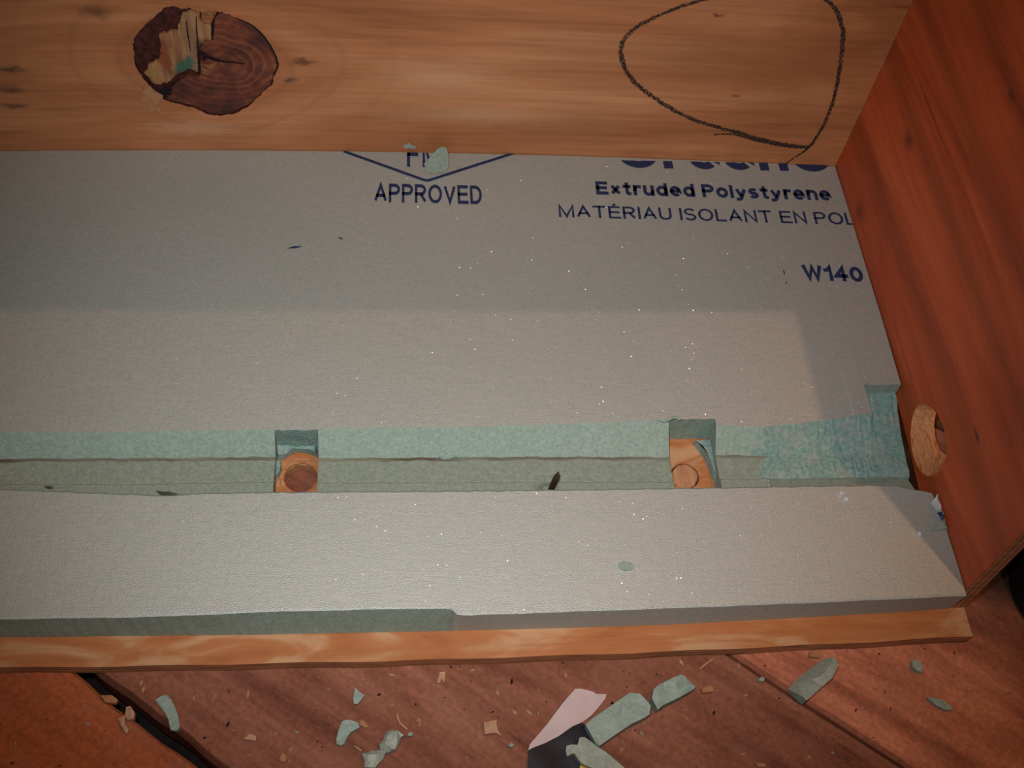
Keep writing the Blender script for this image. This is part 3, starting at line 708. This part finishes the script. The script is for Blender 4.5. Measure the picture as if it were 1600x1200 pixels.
o = tube('nail', [nl(0), nl(.4), nl(.8), nl(.86), nl(1)], [.00175, .00175, .0017, .0015, .0003], mat_nail, box); o['label'] = 'dark rusty nail pointing up through the groove'

# ------------------------------------------------------------------ scraps lying about
def smoothpoly(px, m=2): return px
def scrap(name, px, z0, thick, mat, label, cat, group=None, bevel=.6, tilt=(0, 0), bulge=0., mat2=None, facet=None):
    """irregular crumb: outline traced on the surface it lies on, with thickness"""
    P = np.array([onz(p, z0+thick)[:2] for p in px]); c = P.mean(0)
    loc = np.array([c[0], c[1], z0+.0001])
    poly = [tuple(p) for p in (P-c)]
    if sum(poly[i][0]*poly[(i+1) % len(poly)][1]-poly[(i+1) % len(poly)][0]*poly[i][1] for i in range(len(poly))) < 0: poly = poly[::-1]
    A = np.array(poly); step = max(.0025, np.ptp(A, axis=0).max()/7)
    pts = [(x+rng.uniform(-.2, .2)*step, y+rng.uniform(-.2, .2)*step) for x in np.arange(A[:, 0].min(), A[:, 0].max(), step) for y in np.arange(A[:, 1].min(), A[:, 1].max(), step)]
    V, T = cdt(poly, (), pts); used = sorted({i for t in T for i in t}); ix = {a: b for b, a in enumerate(used)}; V = [V[i] for i in used]; T = [tuple(ix[i] for i in t) for t in T]; n = len(V)
    bset = set(); cnt = {}
    for t in T:
        for i in range(3):
            e = (t[i], t[(i+1) % 3]); cnt.setdefault(tuple(sorted(e)), []).append(e)
    be = [es[0] for es in cnt.values() if len(es) == 1]
    for a, b in be: bset |= {a, b}
    def zt(i, p):
        z = thick*(1+rng.uniform(-.12, .12)) + tilt[0]*p[0] + tilt[1]*p[1]
        if facet: z = min(z, facet(p, thick))
        return max(z + (0 if i in bset else bulge), .0003)
    sh = 1-.06*bevel
    vs_ = [(p[0], p[1], zt(i, p)) for i, p in enumerate(V)] + [(p[0]*sh, p[1]*sh, 0) for p in V]
    fs = [t for t in T] + [tuple(i+n for i in reversed(t)) for t in T] + [(b, a, a+n, b+n) for a, b in be]
    mi = [0]*len(T) + [1 if mat2 else 0]*(len(T)+len(be))
    o = pydata(name, vs_, fs, [mat, mat2] if mat2 else mat, None, mi, smooth=30)
    o.location = loc
    return tag(o, label, cat, group)
Z10 = lambda L, ox, oy, s: [(ox+x/s, oy+y/s) for x, y in L]
ga = 'foam crumbs on the floor'
scrap('foam_crumb', [(243, 1094), (252, 1088), (260, 1085), (268, 1094), (274, 1106), (279, 1120), (281, 1136), (276, 1142), (267, 1141), (264, 1130), (259, 1115), (250, 1103)], 0, .004, mat_chip, 'curved pale green foam crumb beside the wide floor gap', 'foam crumb', ga)
scrap('foam_crumb', [(551.5, 1092), (555, 1074), (561, 1081), (570, 1086), (563, 1095), (558, 1100), (553, 1099)], 0, .003, mat_chip, 'small pointed foam crumb just below the plywood lip', 'foam crumb', ga)
scrap('foam_crumb', Z10([(340, 470), (420, 445), (480, 450), (590, 485), (620, 560), (480, 650), (420, 730), (380, 820), (330, 850), (260, 820), (255, 740), (290, 610)], 500, 1080, 10), 0, .0035, mat_chip, 'boot-shaped blue-green foam crumb on the floorboard', 'foam crumb', ga)
scrap('foam_crumb', Z10([(1060, 620), (1130, 595), (1200, 610), (1310, 690), (1260, 720), (1250, 800), (1180, 910), (1100, 940), (1020, 965), (990, 1050), (900, 1150), (850, 1210), (700, 1190), (700, 1080), (655, 970), (760, 960), (800, 930), (880, 930), (940, 900), (930, 830), (1000, 740), (1010, 680)], 500, 1080, 10), 0, .005, mat_chipgrey, 'ragged two-lobed grey-green foam crumb on the floorboard', 'foam crumb', ga, bulge=.0015)
scrap('foam_crumb', Z10([(690, 790), (760, 730), (880, 650), (1000, 570), (1100, 500), (1200, 505), (1260, 570), (1300, 620), (1290, 700), (1220, 740), (1120, 785), (950, 900), (820, 990), (790, 980), (740, 880)], 800, 1000, 6), 0, .010, mat_chip, 'long slab-shaped foam offcut leaning against the pinkish paper strip', 'foam offcut', ga, mat2=mat_cut)
scrap('foam_crumb', Z10([(100, 590), (112, 520), (170, 470), (260, 430), (340, 395), (372, 400), (420, 450), (462, 495), (450, 515), (320, 590), (175, 660), (150, 690)], 1000, 980, 5.333), 0, .009, mat_chip, 'short sparkling foam block on the floorboard, nearly square ended', 'foam offcut', ga, mat2=mat_torn)
def roof(p, t): return t*(.35+1.0*max(0, 1-abs((p[0]*.77+p[1]*-.64)-.0005)/.008))
scrap('foam_crumb', Z10([(148, 1005), (200, 940), (280, 880), (360, 822), (420, 820), (440, 880), (400, 960), (320, 1030), (240, 1100), (205, 1070)], 1200, 820, 4), 0, .009, mat_chipgrey, 'ridged foam offcut touching the narrow floor gap', 'foam offcut', ga, mat2=mat_torn, facet=lambda p, t: t*(1.05-1.0*max(0., (-.6*p[0]+.8*p[1])+.0005)/.0075))
scrap('foam_crumb', Z10([(598, 400), (640, 385), (665, 410), (685, 450), (675, 482), (640, 465), (605, 440)], 1300, 950, 4.8), 0, .004, mat_chip, 'tiny oval foam crumb below the right end of the plywood lip', 'foam crumb', ga)
scrap('foam_crumb', Z10([(715, 668), (770, 672), (830, 690), (890, 735), (905, 762), (860, 765), (780, 728)], 1300, 950, 4.8), 0, .003, mat_chip, 'small sliver-shaped green foam crumb far out on the floor', 'foam crumb', ga)
for px, s, l in (((1190.5, 1061), 4.5, 'pale foam speck lying on the narrow floor gap'), ((641, 1147), 4, 'white foam speck beside the ragged two-lobed crumb'), ((799, 1164), 4, 'dull foam speck left of the black paper')):
    scrap('foam_crumb', [(px[0]+s*math.cos(a)*(1+.3*math.sin(3*a)), px[1]+s*.8*math.sin(a)) for a in np.linspace(0, 6.28, 8)[:-1]], 0, .003, mat_chip, l, 'foam crumb', ga)

# folded strip of printed paper: white half, black half with a yellow patch
pw = Z10([(165, 985), (330, 790), (480, 590), (590, 467), (650, 465), (760, 495), (780, 515), (880, 520), (870, 560), (800, 650), (740, 715), (660, 775), (560, 820), (430, 910), (300, 975), (190, 1018), (150, 1040)], 800, 1000, 6)
pk = Z10([(150, 1040), (190, 1018), (300, 975), (430, 910), (560, 820), (660, 775), (690, 800), (790, 970), (900, 1100), (960, 1330), (400, 1420), (180, 1330), (145, 1200)], 800, 1000, 6)
paper = bpy.data.objects.new('paper_strip', None); COL.objects.link(paper); pc = onz((875, 1150), 0); paper.location = (pc[0], pc[1], 0)
tag(paper, 'folded paper strip, pinkish white on one half and black on the other', 'paper')
def sheet(name, px, zfun, mat, parent, th=.0004):
    P = [onz(p, .002) for p in px]; o0 = np.array(parent.location)
    poly = [(float(p[0]-o0[0]), float(p[1]-o0[1])) for p in P]
    A = np.array(poly); pts = [(x, y) for x in np.arange(A[:, 0].min(), A[:, 0].max(), .004) for y in np.arange(A[:, 1].min(), A[:, 1].max(), .004)]
    V, T = cdt(poly, (), pts); used = sorted({i for t in T for i in t}); ix = {a: b for b, a in enumerate(used)}; V = [V[i] for i in used]; T = [tuple(ix[i] for i in t) for t in T]; n = len(V)
    vs_ = [(p[0], p[1], zfun(p)+th) for p in V]+[(p[0], p[1], zfun(p)) for p in V]
    cnt = {}
    for t in T:
        for i in range(3):
            e = (t[i], t[(i+1) % 3]); cnt.setdefault(tuple(sorted(e)), []).append(e)
    fs = [t for t in T]+[tuple(i+n for i in reversed(t)) for t in T]+[(e[0][1], e[0][0], e[0][0]+n, e[0][1]+n) for e in cnt.values() if len(e) == 1]
    return pydata(name, vs_, fs, mat, parent, smooth=40)
o = sheet('paper_face', pw, lambda p: .0030+.02*(p[0]*.6+p[1]*.5)+.0004*math.sin(p[0]*300), mat_paper, paper); o['label'] = 'pinkish white half'
o = sheet('paper_back', pk, lambda p: .0018+.0004*math.sin(p[0]*250+p[1]*120), mat_blackp, paper); o['label'] = 'black half'
o = sheet('printed_patch', Z10([(800, 1130), (960, 1190), (1250, 1200), (1200, 1290), (780, 1280)], 820, 1070, 9.23), lambda p: .0028, mat_yellow, paper, .0002); o['label'] = 'yellow patch'
scrap('foam_crumb', Z10([(600, 880), (680, 860), (760, 870), (790, 760), (860, 750), (960, 820), (1050, 890), (1150, 960), (1300, 1080), (1440, 1200), (1500, 1300), (1200, 1330), (1060, 1260), (960, 1200), (820, 1130), (750, 1050), (720, 990), (680, 990), (610, 1030), (590, 960)], 820, 1070, 9.23), .0036, .005, mat_chipgrey, 'grey-green foam offcut with a notched end lying on the black paper', 'foam offcut', ga)

# wood chips
gw = 'wood chips on the floor'
def wchip(px, th, mat, label, z0=0.): return scrap('wood_chip', px, z0, th, mat, label, 'wood chip', gw)
wchip(Z10([(1130, 665), (1150, 600), (1185, 598), (1175, 670), (1160, 640), (1150, 672)], 400, 900, 4), .002, mat_palechip, 'forked pale wood chip close under the plywood lip')
wchip(Z10([(1425, 915), (1505, 900), (1505, 930), (1510, 960), (1535, 998), (1500, 980), (1430, 990), (1425, 950)], 400, 900, 4), .003, mat_palechip, 'square pale wood chip left of the paper strip')
wchip(Z10([(610, 520), (640, 450), (700, 480), (760, 560), (700, 570)], 500, 1080, 10), .002, mat_woodchip, 'orange wood chip touching the boot-shaped foam crumb')
wchip(Z10([(530, 860), (560, 855), (650, 920), (640, 940)], 500, 1080, 10), .0012, mat_palechip, 'orange splinter pointing at the ragged foam crumb')
wchip(Z10([(1200, 330), (1225, 400), (1260, 490), (1370, 590), (1350, 600), (1240, 500), (1205, 420)], 500, 1080, 10), .0012, mat_palechip, 'long bent pale splinter above the ragged foam crumb')
wchip(Z10([(1490, 480), (1530, 430), (1580, 440), (1560, 560), (1540, 560), (1545, 480)], 500, 1080, 10), .0015, mat_woodchip, 'small hooked wood chip right of the long splinter')
wchip(Z10([(515, 505), (610, 485), (615, 535), (520, 548)], 1000, 980, 5.333), .0025, mat_woodchip, 'flat orange wood chip right of the sparkling foam block')
wchip(Z10([(495, 345), (530, 310), (605, 262), (610, 270), (540, 320), (505, 350)], 1000, 980, 5.333), .001, mat_palechip, 'thin pale splinter sticking out under the plywood lip')
wchip(Z10([(1408, 245), (1420, 200), (1490, 200), (1515, 235), (1500, 255)], 1000, 980, 5.333), .0025, mat_woodchip, 'bright orange wood chip at the foot of the plywood lip')
wchip(Z10([(960, 1130), (1050, 1135), (1045, 1165), (975, 1160)], 1000, 980, 5.333), .0015, mat_woodchip, 'dull orange wood flake on the bare floorboard')
wchip(Z10([(630, 745), (700, 745), (735, 770), (725, 795), (660, 790)], 0, 900, 4), .003, mat_woodchip, 'torn orange chip overhanging the wide floor gap')
wchip(Z10([(780, 880), (790, 820), (815, 812), (840, 850), (835, 890), (800, 900)], 0, 900, 4), .004, mat_palechip, 'pale chip jammed in the wide floor gap')
wchip(Z10([(740, 890), (780, 870), (785, 930), (805, 960), (790, 985), (760, 940)], 0, 900, 4), .003, mat_palechip, 'ragged pale chip beside the one jammed in the floor gap')
wchip(Z10([(1520, 1020), (1560, 985), (1600, 1000), (1600, 1030)], 0, 900, 4), .002, mat_palechip, 'pale wood chip right of the curved foam crumb')
wchip(Z10([(145, 1140), (165, 1105), (192, 1125), (185, 1160), (160, 1165)], 400, 900, 4), .002, mat_woodchip, 'round orange wood chip on the darkest stain of the floorboard')

# scraps on the foam
scrap('foam_flake', [(967, 880), (974, 876), (984, 878), (991, 883), (988, 890), (976, 891), (969, 888)], ZT, .0015, mat_chip, 'tiny translucent flake on the front strip of foam', 'foam flake')
def leaning(name, px, mat, label, cat, base_px, th=.0012, zt=.0):
    """flake propped against the back panel"""
    B0 = onz(base_px, ZT+.0004); vs_ = []
    top = None
    d = np.array([0, .55, .83])
    n_ = np.array([0, .83, -.55])
    for p in px:
        r = ray(p); t = ((B0-C)@n_)/(r@n_); vs_.append(C+r*t)
    m = len(vs_); bk = [v+np.array([0, -.0007, .0006]) for v in vs_]
    fs = [tuple(range(m)), tuple(range(2*m-1, m-1, -1))]+[(i, (i+1) % m, (i+1) % m+m, i+m) for i in range(m)]
    return tag(pydata(name, vs_+bk, fs, mat), label, cat)
leaning('foam_flake', [(662, 256), (668, 250), (676, 241), (684, 232), (690, 229), (698, 231), (700, 240), (701, 250), (700, 262), (694, 268), (680, 270), (668, 268)], mat_floorcut, 'thin green foam flake leaning on the back panel over the diamond mark', 'foam flake', (682, 270))
# small shred stuck to the back panel above the lettering
P = [P_back(p) for p in ((630, 226), (637, 224), (639, 220), (641, 225), (650, 228), (648, 231), (638, 230), (632, 230))]
m = len(P); fs = [tuple(range(m)), tuple(range(2*m-1, m-1, -1))]+[(i, (i+1) % m, (i+1) % m+m, i+m) for i in range(m)]
tag(pydata('foam_flake', [p+[0, -.0002, 0] for p in P]+[p+[0, -.0011, 0] for p in P], fs, mat_chipgrey), 'tiny foam shred clinging to the back panel above the letter F', 'foam flake')
# curled shavings
def curl(px, zs, rad, mat, label):
    pts = [onz(p, z) for p, z in zip(px, zs)]
    return tag(tube('foam_curl', pts, [rad*.6]+[rad]*(len(pts)-2)+[rad*.5], mat, None, 7), label, 'foam curl')
curl([(686, 713), (693, 717), (702, 716), (709, 713), (715, 712), (719, 715), (721, 720), (719, 723)], [ZF+.001, ZF+.0015, ZF+.002, ZF+.002, ZF+.0022, ZF+.002, ZF+.0015, ZF+.001], .0008, mat_chip, 'fine curled foam shaving lying in the middle of the groove')
curl([(1027, 656), (1040, 658), (1046, 655), (1052, 652), (1058, 652), (1062, 656), (1060, 658)], [ZT+.0007, ZT+.001, ZT+.0018, ZT+.002, ZT+.002, ZT+.0016, ZT+.001], .0009, mat_chip, 'curled foam shaving at the edge of the plugged hole')
# crumpled film at the side panel
film = bpy.data.objects.new('film_scrap', None); COL.objects.link(film); fc = onz((1468, 800), ZT); film.location = (fc[0], fc[1], ZT+.0001)
tag(film, 'crumpled scrap of white printed film between foam and side panel', 'film scrap')
def filmbit(px, h, mat, name):
    P = [onz(p, ZT+h*.6) - np.array(film.location) for p in px]; vs_ = []
    for i, p in enumerate(P): vs_.append((min(p[0], XS-.0012-film.location[0]), p[1], h*(.55+.45*((i*37) % 5)/4)))
    c = np.mean(vs_, axis=0); vs_.append((c[0], c[1], h)); n = len(P)
    lo = [(v[0], v[1], max(v[2]-.0006, .0)) for v in vs_]
    fs = [(i, (i+1) % n, n) for i in range(n)]+[((i+1) % n+n+1, i+n+1, 2*n+1) for i in range(n)]+[((i+1) % n, i, i+n+1, (i+1) % n+n+1) for i in range(n)]
    return pydata(name, vs_+lo, fs, mat, film)
FQ = lambda L: Z10(L, 1200, 560, 4)
filmbit(FQ([(1018, 905), (1045, 870), (1070, 850), (1088, 880), (1095, 920), (1085, 950), (1050, 950), (1030, 930)]), .0035, mat_white, 'film_fold')
filmbit(FQ([(1035, 950), (1085, 945), (1100, 980), (1110, 1040), (1118, 1065), (1040, 1075), (1020, 1068), (1085, 1040), (1090, 1015), (1060, 980)]), .003, mat_chipgrey, 'film_tail')
filmbit(FQ([(1055, 965), (1080, 962), (1098, 1000), (1088, 1022), (1068, 990)]), .004, mat_ink, 'film_print')
for px, l in (((1437, 834), 'white foam speck beside the crumpled film'), ((1315, 771), 'white foam speck on the front strip by the groove'), ((1322, 780), 'second white speck on the front strip by the groove')):
    scrap('foam_speck', [(px[0]+3.5*math.cos(a)*(1+.2*math.sin(2*a)), px[1]+3.2*math.sin(a)) for a in np.linspace(0, 6.28, 8)[:-1]], ZT, .0015, mat_white, l, 'foam speck')

# black round can beside the box
cc = (.3285, -.130); Hc = .115
prof_ = [(.0, 0), (.0335, 0), (.035, .0015), (.035, .006), (.0338, .008), (.0338, .100), (.035, .102), (.035, .107), (.0325, .110), (.0315, .108), (.0315, .104), (0, .104)]
vs_, fs = [], []; n = 48
for r, z in prof_:
    for k in range(n): vs_.append((max(r, .0002)*math.cos(2*math.pi*k/n), max(r, .0002)*math.sin(2*math.pi*k/n), z))
for i in range(len(prof_)-1):
    for k in range(n): fs.append((i*n+k, i*n+(k+1) % n, (i+1)*n+(k+1) % n, (i+1)*n+k))
can = pydata('black_can', vs_, fs, mat_black, None, smooth=40); can.location = (cc[0], cc[1], .0002)
tag(can, 'black round can on the floor beside the plywood side panel', 'can')

# sawdust strewn over the floor: too fine to count
vs_, fs, mi = [], [], []
mats = [mat_palechip, mat_woodchip, mat_chip, mat_dark]
for i in range(520):
    x = rng.uniform(-.34, .36); y = -.158-.002-abs(rng.normal(0, .045)) if rng.uniform() < .75 else rng.uniform(-.27, -.16)
    if x > .262 and rng.uniform() < .4: y = rng.uniform(-.22, -.06)
    nn = -x*sa+y*ca
    if -.2735 < nn < -.2645 or -.0578 < nn < -.0542: continue
    s = .0003+.0007*rng.uniform()**3; el = rng.uniform(1, 3.2); a = rng.uniform(0, 3.14); ux, uy = math.cos(a)*s*el, math.sin(a)*s*el; wx, wy = -math.sin(a)*s, math.cos(a)*s
    b = len(vs_); h = s*1.0
    vs_ += [(x-ux, y-uy, .0001), (x+wx, y+wy, .0001), (x+ux, y+uy, .0001), (x-wx, y-wy, .0001), (x+ux*.1, y+uy*.1, h+.0001)]
    fs += [(b, b+1, b+4), (b+1, b+2, b+4), (b+2, b+3, b+4), (b+3, b, b+4), (b, b+3, b+2, b+1)]
    k = int(rng.choice(4, p=[.3, .3, .15, .25])); mi += [k]*5
sd = pydata('sawdust', vs_, fs, mats, None, mi); tag(sd, 'fine pale sawdust and grit strewn over the floorboards', 'sawdust', kind='stuff')
